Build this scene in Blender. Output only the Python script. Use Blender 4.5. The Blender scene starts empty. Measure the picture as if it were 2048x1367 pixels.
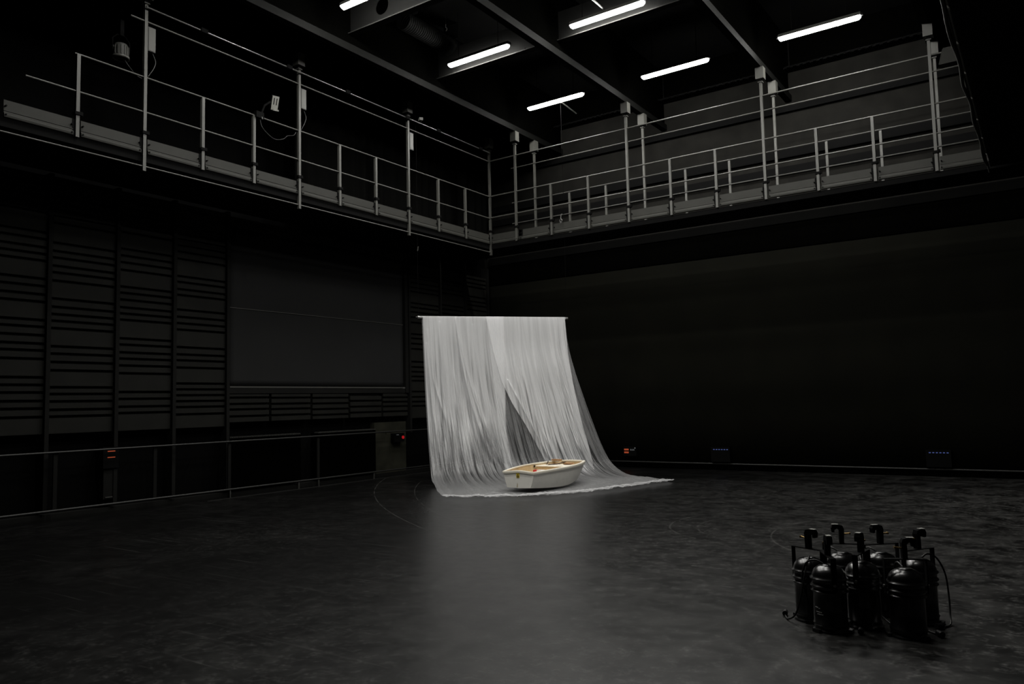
import bpy, bmesh, math, random
from mathutils import Vector, Matrix, noise

# ------------------------------------------------------------------ camera, world, exposure
scene = bpy.context.scene
COL = scene.collection
cam_data = bpy.data.cameras.new('camera')
cam_data.sensor_width = 36.0
cam_data.lens = 1554.0 * 36.0 / 2048.0
cam_data.clip_end = 200
cam = bpy.data.objects.new('camera', cam_data)
COL.objects.link(cam)
# right / up / back axes of the camera in the room (x along the back wall, y along the left wall)
cx_ = Vector((0.82298, 0.56760, -0.02315))
cb_ = Vector((0.56386, -0.82172, -0.07824)).normalized()
cx_ = (cx_ - cb_ * cx_.dot(cb_)).normalized()
cu_ = cb_.cross(cx_)
M = Matrix(((cx_.x, cu_.x, cb_.x, 0), (cx_.y, cu_.y, cb_.y, 0), (cx_.z, cu_.z, cb_.z, 1.65), (0, 0, 0, 1)))
cam.matrix_world = M
scene.camera = cam

world = bpy.data.worlds.new('world')
scene.world = world
world.use_nodes = True
world.node_tree.nodes['Background'].inputs[0].default_value = (0, 0, 0, 1)
world.node_tree.nodes['Background'].inputs[1].default_value = 0.0
vs = scene.view_settings
vs.view_transform = 'Standard'
vs.look = 'None'
vs.exposure = 0.0
vs.gamma = 1.0
vs.use_curve_mapping = False
LAMP = 190.0          # radiance of the ceiling lamps' diffusers

rnd = random.Random(7)

# ------------------------------------------------------------------ materials
def mat(name, col, rough=0.5, metal=0.0, spec=0.5, noise_amt=0.0, noise_scale=8.0, bump=0.0, emit=None, emit_s=0.0):
    m = bpy.data.materials.new(name)
    m.use_nodes = True
    nt = m.node_tree
    b = nt.nodes['Principled BSDF']
    b.inputs['Base Color'].default_value = (*col, 1)
    b.inputs['Roughness'].default_value = rough
    b.inputs['Metallic'].default_value = metal
    b.inputs['Specular IOR Level'].default_value = spec
    if emit:
        b.inputs['Emission Color'].default_value = (*emit, 1)
        b.inputs['Emission Strength'].default_value = emit_s
    if noise_amt or bump:
        tc = nt.nodes.new('ShaderNodeTexCoord')
        nz = nt.nodes.new('ShaderNodeTexNoise')
        nz.inputs['Scale'].default_value = noise_scale
        nz.inputs['Detail'].default_value = 6
        nt.links.new(tc.outputs['Object'], nz.inputs['Vector'])
        if noise_amt:
            mr = nt.nodes.new('ShaderNodeMapRange')
            mr.inputs[1].default_value = 0.3
            mr.inputs[2].default_value = 0.7
            mr.inputs[3].default_value = 1 - noise_amt
            mr.inputs[4].default_value = 1 + noise_amt
            nt.links.new(nz.outputs['Fac'], mr.inputs[0])
            mx = nt.nodes.new('ShaderNodeVectorMath')
            mx.operation = 'SCALE'
            mx.inputs[0].default_value = col
            nt.links.new(mr.outputs[0], mx.inputs['Scale'])
            nt.links.new(mx.outputs[0], b.inputs['Base Color'])
        if bump:
            bp = nt.nodes.new('ShaderNodeBump')
            bp.inputs['Strength'].default_value = bump
            bp.inputs['Distance'].default_value = 0.01
            nt.links.new(nz.outputs['Fac'], bp.inputs['Height'])
            nt.links.new(bp.outputs[0], b.inputs['Normal'])
    return m

m_wall = mat('black_wall_paint', (.0030, .0030, .0025), .85, spec=.15, noise_amt=.25, noise_scale=2.0)
m_recess = mat('black_recess', (.0008, .0008, .0008), .9, spec=.05)
m_upper = mat('dark_brown_grey_wall', (.0075, .0072, .0062), .9, spec=.1, noise_amt=.3, noise_scale=3.0)
m_drape = mat('black_drape', (.0030, .0030, .0020), .95, spec=.05, noise_amt=.15, noise_scale=1.2)
m_panel = mat('black_stained_panel', (.0062, .0062, .0050), .75, spec=.15, noise_amt=.2, noise_scale=3.0)
m_ceil = mat('black_ceiling', (.0010, .0010, .0009), .95, spec=.05, noise_amt=.3, noise_scale=1.0)
m_beam = mat('dark_grey_beam_paint', (.0020, .0021, .0018), .8, spec=.06)
m_web = mat('grey_beam_web_paint', (.0028, .0028, .0026), .8, spec=.06)
m_flange = mat('lit_flange_tone', (.010, .010, .0093), .7, spec=.1)  # lighter than the web: direct lamp light put into the flange colour
m_spk = mat('dull_grey_cabinet', (.019, .019, .017), .7, spec=.1)
m_toe = mat('dark_grey_board_paint', (.026, .026, .0228), .6, spec=.15, noise_amt=.08, noise_scale=5.0)
m_girder = mat('black_girder_paint', (.0007, .0007, .0006), .95, spec=.0)
m_grey = mat('grey_metal_paint', (.056, .056, .050), .45, spec=.4, noise_amt=.08, noise_scale=5.0)
m_greyd = mat('mid_grey_metal_paint', (.045, .045, .041), .5, spec=.3)
m_black = mat('black_plastic', (.004, .004, .004), .45, spec=.3)
m_blackm = mat('black_matt_metal', (.002, .002, .002), .8, spec=.06)
m_curt = mat('black_velvet', (.0028, .0028, .0026), 1.0, spec=.02)
m_screen = mat('grey_blind_fabric', (.013, .0132, .0132), .9, spec=.1, noise_amt=.07, noise_scale=1.5)
m_pipe = mat('dark_steel_pipe', (.016, .016, .015), .45, metal=.2, spec=.4)
m_alu = mat('bright_steel', (.25, .25, .24), .3, metal=.8)
m_can = mat('gloss_black_enamel', (.002, .002, .002), .28, spec=.8)
m_cable = mat('black_rubber', (.004, .004, .004), .5, spec=.4)
m_brass = mat('brass', (.30, .20, .07), .35, metal=.9)
m_label = mat('pale_label', (.22, .22, .20), .6)
m_hull = mat('white_gelcoat', (.78, .76, .70), .35, spec=.4, noise_amt=.05, noise_scale=6)
m_gunw = mat('cream_rubber_gunwale', (.85, .80, .68), .45, spec=.3)
m_inner = mat('yellowed_inner_hull', (.62, .47, .27), .6, spec=.2, noise_amt=.18, noise_scale=7)
m_thwart = mat('cream_thwart', (.85, .79, .66), .5, noise_amt=.1, noise_scale=10)
m_wood = mat('varnished_wood', (.42, .22, .09), .4, noise_amt=.25, noise_scale=20)
m_rope = mat('dark_rope', (.05, .03, .025), .9)
m_red = mat('red_plastic', (.60, .03, .03), .45)
m_white = mat('white_plastic', (.8, .8, .78), .5)
m_yellow = mat('yellow_vinyl', (.75, .55, .03), .5)
m_ink = mat('black_ink', (.01, .01, .01), .6)
m_stain = mat('brown_stain', (.35, .27, .12), .7)
m_orange = mat('orange_lit_label', (.3, .05, .02), .5, emit=(1.0, .16, .05), emit_s=.17)
m_redled = mat('red_indicator', (.3, .01, .01), .4, emit=(1.0, .02, .03), emit_s=.24)
m_blue = mat('blue_indicator', (.05, .07, .2), .4, emit=(.22, .32, 1.0), emit_s=.16)
m_whiteled = mat('grey_indicator', (.2, .2, .2), .4, emit=(.8, .9, 1.0), emit_s=.05)
m_olive = mat('olive_grey_board', (.016, .016, .011), .85, spec=.1, noise_amt=.3, noise_scale=4)
m_lamp = mat('lamp_diffuser', (.9, .9, .9), .4, emit=(1.0, .985, .94), emit_s=LAMP)

# floor: black dance vinyl with grey scuffs, chalk arcs and specks
def floor_material():
    m = bpy.data.materials.new('black_stage_vinyl')
    m.use_nodes = True
    nt = m.node_tree
    N, Lk = nt.nodes, nt.links
    b = N['Principled BSDF']
    geo = N.new('ShaderNodeNewGeometry')
    def nz(scale, detail=5, rough=.55, vec=None, dist=0.0):
        n = N.new('ShaderNodeTexNoise')
        n.inputs['Scale'].default_value = scale
        n.inputs['Detail'].default_value = detail
        n.inputs['Roughness'].default_value = rough
        n.inputs['Distortion'].default_value = dist
        Lk.new(vec or geo.outputs['Position'], n.inputs['Vector'])
        return n.outputs['Fac']
    def ramp(s, a, c, lo=0.0, hi=1.0):
        r = N.new('ShaderNodeMapRange')
        for i, v in zip((1, 2, 3, 4), (a, c, lo, hi)):
            r.inputs[i].default_value = v
        Lk.new(s, r.inputs[0])
        return r.outputs[0]
    def mth(op, a, c):
        n = N.new('ShaderNodeMath')
        n.operation = op
        for i, v in enumerate((a, c)):
            if isinstance(v, (int, float)):
                n.inputs[i].default_value = v
            else:
                Lk.new(v, n.inputs[i])
        return n.outputs[0]
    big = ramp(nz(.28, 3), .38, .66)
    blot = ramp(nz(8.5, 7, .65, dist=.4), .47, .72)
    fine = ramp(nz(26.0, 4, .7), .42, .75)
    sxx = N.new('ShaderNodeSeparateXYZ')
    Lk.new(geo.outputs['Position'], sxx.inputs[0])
    right_gain = mth('ADD', ramp(sxx.outputs[0], -6.5, .6, .22, 2.3), mth('MULTIPLY', mth('SUBTRACT', nz(.5, 2), .5), 1.2))     # scuffs and base tone get lighter from left to right
    sc = mth('MULTIPLY', mth('MULTIPLY', mth('MULTIPLY', blot, fine), ramp(big, 0, 1, .5, 1.0)), right_gain)
    # long drag scratches, two directions
    scr = None
    for ang, st in ((.5, .55), (-.75, .58), (1.2, .60)):
        mp = N.new('ShaderNodeMapping')
        mp.inputs['Rotation'].default_value = (0, 0, ang)
        mp.inputs['Scale'].default_value = (.35, 26.0, 1)
        Lk.new(geo.outputs['Position'], mp.inputs['Vector'])
        n = ramp(nz(1.0, 2, .5, mp.outputs[0]), .66, .80)
        scr = n if scr is None else mth('MAXIMUM', scr, n)
    scr = mth('MULTIPLY', scr, ramp(nz(.9, 2), .45, .6))
    # chalk arcs: rings about fixed points of the floor, worn through by noise
    arcs = None
    wear = ramp(nz(3.0, 4), .35, .6)
    for (px, py, r, w, x0, x1) in ((.407, 20.702, 14.095, .013, -11.4, -6.2), (1.361, 22.816, 17.0, .013, -12.7, -6.0),
                                   (-2.9, 10.15, 1.38, .016, -4.5, -3.55), (-2.75, 10.1, 1.15, .016, -4.2, -3.5), (-1.0, 10.0, 1.9, .014, -3.2, -2.3)):
        d = N.new('ShaderNodeVectorMath')
        d.operation = 'DISTANCE'
        sx = N.new('ShaderNodeSeparateXYZ')
        Lk.new(geo.outputs['Position'], sx.inputs[0])
        cb = N.new('ShaderNodeCombineXYZ')
        Lk.new(sx.outputs[0], cb.inputs[0])
        Lk.new(sx.outputs[1], cb.inputs[1])
        Lk.new(cb.outputs[0], d.inputs[0])
        d.inputs[1].default_value = (px, py, 0)
        ring = ramp(mth('ABSOLUTE', mth('SUBTRACT', d.outputs['Value'], r), 0), w, w * .4)
        ring = mth('MULTIPLY', ring, mth('MULTIPLY', mth('GREATER_THAN', sx.outputs[0], x0), mth('LESS_THAN', sx.outputs[0], x1)))
        arcs = ring if arcs is None else mth('MAXIMUM', arcs, ring)
    arcs = mth('MULTIPLY', arcs, wear)
    # specks of tape and dust
    vo = N.new('ShaderNodeTexVoronoi')
    vo.inputs['Scale'].default_value = 1.9
    Lk.new(geo.outputs['Position'], vo.inputs['Vector'])
    spk = mth('MULTIPLY', mth('LESS_THAN', vo.outputs['Distance'], .022), ramp(nz(1.1, 2), .5, .52))
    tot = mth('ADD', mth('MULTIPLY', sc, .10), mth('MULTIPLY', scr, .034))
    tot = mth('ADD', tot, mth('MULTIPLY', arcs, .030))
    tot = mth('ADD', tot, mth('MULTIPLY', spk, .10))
    tot = mth('ADD', tot, mth('MULTIPLY', mth('MAXIMUM', right_gain, 0), mth('MULTIPLY', ramp(nz(2.6, 6, .6), .40, .70), .016)))
    tot = mth('ADD', tot, ramp(nz(1.4, 4),  .3, .7, .0008, .0022))
    cb = N.new('ShaderNodeCombineXYZ')
    for i in range(3):
        Lk.new(mth('MULTIPLY', tot, (1.0, .99, .95)[i]), cb.inputs[i])
    Lk.new(cb.outputs[0], b.inputs['Base Color'])
    Lk.new(mth('ADD', ramp(nz(7.0, 5), .3, .7, .34, .375), mth('MULTIPLY', sc, .05)), b.inputs['Roughness'])
    b.inputs['Specular IOR Level'].default_value = .22
    return m
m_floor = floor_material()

# translucent polythene: part transparent, part scattering, with creases
def film_material(name, op, seed, vend=None):
    m = bpy.data.materials.new(name)
    m.use_nodes = True
    nt = m.node_tree
    N, Lk = nt.nodes, nt.links
    N.remove(N['Principled BSDF'])
    out = N['Material Output']
    uv = N.new('ShaderNodeUVMap')
    mp = N.new('ShaderNodeMapping')
    mp.inputs['Scale'].default_value = (38, 2.2, 1)
    mp.inputs['Location'].default_value = (seed * 3.1, seed * 1.7, 0)
    Lk.new(uv.outputs[0], mp.inputs['Vector'])
    n = N.new('ShaderNodeTexNoise')
    n.inputs['Scale'].default_value = 1
    n.inputs['Detail'].default_value = 5
    n.inputs['Distortion'].default_value = .35
    Lk.new(mp.outputs[0], n.inputs['Vector'])
    r = N.new('ShaderNodeMapRange')
    for i, v in zip((1, 2, 3, 4), (.32, .68, op * .88, min(1, op * 1.12))):
        r.inputs[i].default_value = v
    Lk.new(n.outputs['Fac'], r.inputs[0])
    fac = r.outputs[0]
    sx = N.new('ShaderNodeSeparateXYZ'); Lk.new(uv.outputs[0], sx.inputs[0])
    hgt = n.outputs['Fac']
    for (su, sv, lo, hi, amt, shear, va, vb) in ((80, 2.6, .54, .66, .80, 0.0, .12, .55), (46, 1.8, .585, .69, .70, .035, .02, .40), (120, 5.0, .54, .66, .65, -.06, .25, .60)):
        # sharp creases: thin lines of lower opacity that let the dark behind through
        sh = N.new('ShaderNodeMath'); sh.operation = 'MULTIPLY_ADD'
        Lk.new(sx.outputs[1], sh.inputs[0]); sh.inputs[1].default_value = shear + (.05 if seed == 3 else 0); Lk.new(sx.outputs[0], sh.inputs[2])
        cv = N.new('ShaderNodeCombineXYZ'); Lk.new(sh.outputs[0], cv.inputs[0]); Lk.new(sx.outputs[1], cv.inputs[1]); cv.inputs[2].default_value = seed * .01
        m3 = N.new('ShaderNodeMapping'); m3.inputs['Scale'].default_value = (su, sv, 100); Lk.new(cv.outputs[0], m3.inputs['Vector'])
        n3 = N.new('ShaderNodeTexNoise'); n3.inputs['Scale'].default_value = 1; n3.inputs['Detail'].default_value = 3; n3.inputs['Distortion'].default_value = .45
        Lk.new(m3.outputs[0], n3.inputs['Vector'])
        a3 = N.new('ShaderNodeMapRange')
        for i, v in zip((1, 2, 3, 4), (lo, hi, 0.0, amt)): a3.inputs[i].default_value = v
        Lk.new(n3.outputs['Fac'], a3.inputs[0])
        g3 = N.new('ShaderNodeMapRange')
        for i, v in zip((1, 2, 3, 4), (va, vb, .05, 1.0)): g3.inputs[i].default_value = v
        Lk.new(sx.outputs[1], g3.inputs[0])
        f3 = N.new('ShaderNodeMapRange')      # the part lying on the floor is smoothed flat
        for i, v in zip((1, 2, 3, 4), (.66, .78, 1.0, .12)): f3.inputs[i].default_value = v
        Lk.new(sx.outputs[1], f3.inputs[0])
        fg = N.new('ShaderNodeMath'); fg.operation = 'MULTIPLY'; Lk.new(f3.outputs[0], fg.inputs[0]); Lk.new(g3.outputs[0], fg.inputs[1])
        p3 = N.new('ShaderNodeMath'); p3.operation = 'MULTIPLY'; Lk.new(a3.outputs[0], p3.inputs[0]); Lk.new(fg.outputs[0], p3.inputs[1])
        i3 = N.new('ShaderNodeMath'); i3.operation = 'SUBTRACT'; i3.inputs[0].default_value = 1.0; Lk.new(p3.outputs[0], i3.inputs[1])
        q3 = N.new('ShaderNodeMath'); q3.operation = 'MULTIPLY'; Lk.new(fac, q3.inputs[0]); Lk.new(i3.outputs[0], q3.inputs[1])
        fac = q3.outputs[0]
        h3 = N.new('ShaderNodeMath'); h3.operation = 'MULTIPLY_ADD'; Lk.new(p3.outputs[0], h3.inputs[0]); h3.inputs[1].default_value = -.9; Lk.new(hgt, h3.inputs[2])
        hgt = h3.outputs[0]
    if vend:      # the layer's opacity fades in streaks towards its lower end
        mp2 = N.new('ShaderNodeMapping'); mp2.inputs['Scale'].default_value = (34, 4.5, 1); mp2.inputs['Rotation'].default_value = (0, 0, .02)
        Lk.new(uv.outputs[0], mp2.inputs['Vector'])
        n2 = N.new('ShaderNodeTexNoise'); n2.inputs['Scale'].default_value = 1; n2.inputs['Detail'].default_value = 5; n2.inputs['Distortion'].default_value = .3
        Lk.new(mp2.outputs[0], n2.inputs['Vector'])
        e = N.new('ShaderNodeMapRange')
        for i, v in zip((1, 2, 3, 4), (vend - .33, vend, 0.0, 1.0)): e.inputs[i].default_value = v
        Lk.new(sx.outputs[1], e.inputs[0])
        ad = N.new('ShaderNodeMath'); ad.operation = 'SUBTRACT'; Lk.new(n2.outputs['Fac'], ad.inputs[0]); Lk.new(e.outputs[0], ad.inputs[1])
        e2 = N.new('ShaderNodeMapRange')
        for i, v in zip((1, 2, 3, 4), (-.38, .18, 0.0, 1.0)): e2.inputs[i].default_value = v
        Lk.new(ad.outputs[0], e2.inputs[0])
        mu = N.new('ShaderNodeMath'); mu.operation = 'MULTIPLY'; Lk.new(fac, mu.inputs[0]); Lk.new(e2.outputs[0], mu.inputs[1])
        fac = mu.outputs[0]
    df = N.new('ShaderNodeBsdfDiffuse')
    df.inputs[0].default_value = (.93, .93, .94, 1)
    tl = N.new('ShaderNodeBsdfTranslucent')
    tl.inputs[0].default_value = (.93, .93, .94, 1)
    gl = N.new('ShaderNodeBsdfGlossy')
    gl.inputs[0].default_value = (.9, .9, .9, 1)
    gl.inputs['Roughness'].default_value = .32
    tr = N.new('ShaderNodeBsdfTransparent')
    bp = N.new('ShaderNodeBump')
    bp.inputs['Strength'].default_value = .5
    bp.inputs['Distance'].default_value = .010
    Lk.new(hgt, bp.inputs['Height'])
    for s in (df, tl, gl):
        Lk.new(bp.outputs[0], s.inputs['Normal'])
    a = N.new('ShaderNodeMixShader')
    a.inputs[0].default_value = .45
    Lk.new(df.outputs[0], a.inputs[1]); Lk.new(tl.outputs[0], a.inputs[2])
    g = N.new('ShaderNodeMixShader')
    g.inputs[0].default_value = .10
    Lk.new(a.outputs[0], g.inputs[1]); Lk.new(gl.outputs[0], g.inputs[2])
    f = N.new('ShaderNodeMixShader')
    Lk.new(fac, f.inputs[0])
    Lk.new(tr.outputs[0], f.inputs[1]); Lk.new(g.outputs[0], f.inputs[2])
    Lk.new(f.outputs[0], out.inputs['Surface'])
    return m

# ------------------------------------------------------------------ mesh helpers
class MB:
    def __init__(s):
        s.v = []; s.f = []; s.sm = []
    def add(s, vs, fs, smooth=False):
        o = len(s.v)
        s.v += [tuple(p) for p in vs]
        s.f += [tuple(i + o for i in f) for f in fs]
        s.sm += [smooth] * len(fs)
        return s
    def box(s, x0, x1, y0, y1, z0, z1):
        if x0 > x1: x0, x1 = x1, x0
        if y0 > y1: y0, y1 = y1, y0
        vs = [(x, y, z) for z in (z0, z1) for y in (y0, y1) for x in (x0, x1)]
        return s.add(vs, [(0, 2, 3, 1), (4, 5, 7, 6), (0, 1, 5, 4), (2, 6, 7, 3), (0, 4, 6, 2), (1, 3, 7, 5)])
    def obox(s, c, ax, half):
        c = Vector(c); ax = [Vector(a).normalized() for a in ax]
        vs = [c + ax[0] * half[0] * i + ax[1] * half[1] * j + ax[2] * half[2] * k for k in (-1, 1) for j in (-1, 1) for i in (-1, 1)]
        return s.add(vs, [(0, 2, 3, 1), (4, 5, 7, 6), (0, 1, 5, 4), (2, 6, 7, 3), (0, 4, 6, 2), (1, 3, 7, 5)])
    def tube(s, pts, r, n=10, cap=True):
        pts = [Vector(p) for p in pts]
        rs = r if isinstance(r, (list, tuple)) else [r] * len(pts)
        vs = []; fs = []
        t0 = (pts[1] - pts[0]).normalized()
        u = t0.orthogonal().normalized()
        for i, p in enumerate(pts):
            t = (pts[min(i + 1, len(pts) - 1)] - pts[max(i - 1, 0)]).normalized()
            u = (u - t * u.dot(t)).normalized()
            w = t.cross(u)
            for k in range(n):
                a = 2 * math.pi * k / n
                vs.append(p + (u * math.cos(a) + w * math.sin(a)) * rs[i])
        for i in range(len(pts) - 1):
            for k in range(n):
                fs.append((i * n + k, i * n + (k + 1) % n, (i + 1) * n + (k + 1) % n, (i + 1) * n + k))
        s.add(vs, fs, True)
        if cap:
            s.add(vs[:n], [tuple(reversed(range(n)))]); s.add(vs[-n:], [tuple(range(n))])
        return s
    def lathe(s, prof, n=32, c=(0, 0, 0)):
        vs = []; fs = []
        for r, z in prof:
            for k in range(n):
                a = 2 * math.pi * k / n
                vs.append((c[0] + r * math.cos(a), c[1] + r * math.sin(a), c[2] + z))
        for i in range(len(prof) - 1):
            for k in range(n):
                fs.append((i * n + k, i * n + (k + 1) % n, (i + 1) * n + (k + 1) % n, (i + 1) * n + k))
        return s.add(vs, fs, True)
    def prism(s, poly, o, a, b, c):
        """closed outline poly in axes a,b at o, swept along c"""
        o, a, b, c = map(Vector, (o, a, b, c))
        n = len(poly)
        vs = [o + a * p + b * q for p, q in poly] + [o + a * p + b * q + c for p, q in poly]
        fs = [(i, (i + 1) % n, n + (i + 1) % n, n + i) for i in range(n)]
        return s.add(vs, fs + [tuple(reversed(range(n))), tuple(range(n, 2 * n))])
    def build(s, name, m, parent=None, loc=(0, 0, 0), bevel=0.0):
        me = bpy.data.meshes.new(name)
        me.from_pydata(s.v, [], s.f)
        me.polygons.foreach_set('use_smooth', s.sm)
        bm = bmesh.new(); bm.from_mesh(me)
        bmesh.ops.recalc_face_normals(bm, faces=bm.faces)
        bm.to_mesh(me); bm.free()
        me.materials.append(m)
        o = bpy.data.objects.new(name, me)
        COL.objects.link(o)
        o.location = loc
        if parent: o.parent = parent
        if bevel:
            bv = o.modifiers.new('bevel', 'BEVEL'); bv.width = bevel; bv.segments = 2
        return o

def tag(o, label, cat, group=None, kind=None):
    o['label'] = label; o['category'] = cat
    if group: o['group'] = group
    if kind: o['kind'] = kind
    return o
def thing(name, label, cat, loc=(0, 0, 0), rz=0.0, group=None):
    o = bpy.data.objects.new(name, None)
    o.empty_display_size = .2
    COL.objects.link(o)
    o.location = loc; o.rotation_euler = (0, 0, rz)
    return tag(o, label, cat, group)
def struct(name, mb, m, label=None, cat=None):
    o = mb.build(name, m)
    o['kind'] = 'structure'
    if label: o['label'] = label
    if cat: o['category'] = cat
    return o
def kids(o):
    return [c for c in bpy.data.objects if c.parent == o]
def dup(root, loc, rz, label):
    r = root.copy(); COL.objects.link(r)
    r.location = loc; r.rotation_euler = (0, 0, rz); r['label'] = label
    for ch in kids(root):
        c = ch.copy(); COL.objects.link(c); c.parent = r
        for g in kids(ch):
            d = g.copy(); COL.objects.link(d); d.parent = c
    return r
def smooth_path(pts, n=8):
    P = [Vector(p) for p in pts]; out = []
    for i in range(len(P) - 1):
        p0, p1, p2, p3 = P[max(i - 1, 0)], P[i], P[i + 1], P[min(i + 2, len(P) - 1)]
        for k in range(n):
            t = k / n
            out.append(.5 * ((2 * p1) + (p2 - p0) * t + (2 * p0 - 5 * p1 + 4 * p2 - p3) * t * t + (3 * p1 - p0 - 3 * p2 + p3) * t ** 3))
    out.append(P[-1])
    return out

# ------------------------------------------------------------------ room shell
XL, XWALL, YB, YWALL, XR, ZC = -11.16, -12.85, 15.42, 17.65, 1.15, 9.75
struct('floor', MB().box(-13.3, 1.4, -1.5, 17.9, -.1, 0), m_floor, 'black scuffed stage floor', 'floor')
struct('wall_left', MB().box(XWALL - .35, XWALL - .15, -1.5, 17.9, 0, ZC), m_recess, 'black left wall behind the slatted panels', 'wall')
struct('wall_back', MB().box(-13.2, 1.4, YWALL, YWALL + .2, 0, ZC), m_upper, 'dark back wall behind the gallery', 'wall')
struct('wall_right', MB().box(XR, XR + .2, -1.5, 17.9, 0, ZC), m_wall, 'black right wall', 'wall')
struct('ceiling', MB().box(-13.3, 1.4, -1.5, 17.9, ZC, ZC + .1), m_ceil, 'black ceiling above the beams', 'ceiling')

# black drape covering the lower back wall
mb = MB(); nx = 260
vs = []; fs = []
for j, z in enumerate((.02, 1.2, 2.5, 3.8, 4.93)):
    for i in range(nx + 1):
        x = -12.8 + (13.8) * i / nx
        y = YWALL - .05 - .006 * math.sin(x * 9.0 + .3 * z) - .004 * noise.noise(Vector((x * 3, z * .3, 2)))
        vs.append((x, y, z))
for j in range(4):
    for i in range(nx):
        k = j * (nx + 1) + i
        fs.append((k, k + 1, k + nx + 2, k + nx + 1))
mb.add(vs, fs, True)
back = mb.build('stage_curtain', m_drape)
sol = back.modifiers.new('thickness', 'SOLIDIFY'); sol.thickness = .012; sol.offset = 1
tag(back, 'flat black stage curtain covering the lower back wall below the gallery', 'curtain')

# left wall: vertical battens between the panels
bn = 0
for y in (4.80, 5.86, 6.95, 7.99, 9.09, 14.22, 15.42, 16.47, 17.5):
    bn += 1
    struct('trim_%d' % bn, MB().box(XWALL - .15, XWALL + .075, y - .032, y + .032, .14 if y < 10 else 1.0, 5.45), m_wall, 'vertical black batten on the left wall', 'batten')
bn += 1
struct('trim_%d' % bn, MB().box(XWALL - .15, XWALL + .03, 9.13, 14.18, 5.19, 5.38), m_panel, 'horizontal black board above the roller blind', 'board')
bn += 1
struct('trim_%d' % bn, MB().box(XWALL - .15, XWALL + .03, 9.13, 14.18, 1.955, 2.055), m_wall, 'narrow black board under the roller blind', 'board')
bn += 1
struct('baseboard_left', MB().box(XWALL - .15, XWALL + .02, -1.4, 17.6, 0, .10), m_wall, 'low black plinth along the left wall', 'baseboard')
bn += 1
struct('trim_%d' % bn, MB().box(-12.70, -12.68, 8.6, 17.5, 0, .012), m_pipe, 'thin edging strip where the stage floor ends at the left wall', 'strip')
bn += 1
struct('trim_%d' % bn, MB().box(-12.8, 1.1, YWALL - .06, YWALL, 5.52, 5.72), m_ceil, 'dark steel channel on the back wall under the gallery', 'channel')
for (z0, z1) in ((8.02, 8.14), (6.98, 7.16), (6.62, 6.78)):
    bn += 1
    struct('trim_%d' % bn, MB().box(-12.8, 1.1, YWALL - .09, YWALL, z0, z1), m_blackm, 'black horizontal cable trunking on the upper back wall', 'trunking')

bn += 1
struct('trim_%d' % bn, MB().box(-12.9, 1.1, YWALL - .03, YWALL, 8.93, ZC), m_girder, 'added black board standing in for the dark ceiling over the back wall', 'board')  # added dark sheet, stands in for the ceiling edge
bn += 1
struct('trim_%d' % bn, MB().box(-12.9, 1.1, YWALL - .04, YWALL, 4.96, 5.5), m_girder, 'added black strip darkening the wall above the stage curtain under the gallery', 'board')  # added strip that blackens the wall beneath the gallery
# slatted acoustic panels
def panel(y0, y1, z0, z1, seed, label, group, small=False):
    r = random.Random(seed)
    mb = MB().box(XWALL - .14, XWALL - .03, y0, y1, z0, z1)
    z = z0 + .01
    while z < z1 - .03:
        if small:
            seq = [r.choice((.075, .085, .06))]
        else:
            seq = [r.choice((.24, .27, .22))] + [r.choice((.06, .07, .085)) for _ in range(r.choice((3, 4, 4, 5)))]
        for hgt in seq:
            if z + hgt > z1: hgt = z1 - z
            if hgt < .02: z = z1; break
            mb.box(XWALL - .04, XWALL + .022, y0, y1, z, z + hgt)
            z += hgt + .046
    o = mb.build('acoustic_panel', m_panel)
    return tag(o, label, 'wall panel', group)
for i, (a, b) in enumerate(((3.78, 4.76), (4.84, 5.82), (5.90, 6.91), (6.99, 7.95), (8.03, 9.05))):
    lab = ['tall black slatted panel at the far left end of the wall', 'tall black slatted panel at the left edge of the picture', 'tall black slatted panel above the orange lit socket box',
           'tall black slatted panel third from the left edge', 'tall black slatted panel directly left of the grey roller blind'][i]
    if i == 0: continue
    panel(a, b, 1.33, 5.42, 20 + i, lab, 'tall slatted panels on the left wall')
for i, (a, b) in enumerate(((14.27, 15.38), (15.46, 16.43), (16.51, 17.46))):
    panel(a, b, 1.33, 5.15, 40 + i, ['tall black slatted panel directly right of the grey roller blind', 'tall black slatted panel second right of the blind, above the plastic drape', 'tall black slatted panel in the corner against the back wall'][i],
          'tall slatted panels on the left wall')
ys = (9.13, 10.10, 11.16, 12.24, 13.28, 14.18)
for i in range(5):
    panel(ys[i] + .03, ys[i + 1] - .03, 1.40, 1.94, 60 + i, 'short slatted panel under the roller blind, ' + ['leftmost of the five', 'second of five from the left', 'middle one of the five', 'fourth of five from the left', 'rightmost of the five'][i],
          'short slatted panels under the blind', True)

# roller blind
t = thing('roller_blind', 'large grey roller blind pulled down over the left wall opening', 'blind', (XWALL, 11.6, 2.0))
fab = MB(); vs = []; fs = []
for j in range(25):
    for i in range(41):
        y = 9.16 + (14.02 - 9.16) * i / 40; z = 2.10 + 3.06 * j / 24
        vs.append((.01 + .006 * noise.noise(Vector((y * .8, z * .7, 5))), y - 11.6, z - 2.0))
for j in range(24):
    for i in range(40):
        k = j * 41 + i
        fs.append((k, k + 1, k + 42, k + 41))
fab.add(vs, fs, True)
fo = fab.build('fabric', m_screen, t)
fo.modifiers.new('thickness', 'SOLIDIFY').thickness = .004
MB().box(.012, .022, -2.44, 2.42, 1.60, 1.612).build('seam', m_greyd, t)
MB().box(.0, .03, -2.44, 2.38, .065, .095).build('bottom_bar', m_greyd, t)
o = MB().box(.0, .035, 2.38, 2.46, .06, .095).build('end_cap', m_alu, t); o['label'] = 'bright steel end of the bottom bar'
MB().box(-.12, .0, -2.46, 2.46, 3.02, 3.16).build('cassette', m_blackm, t)
bn += 1
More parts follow.
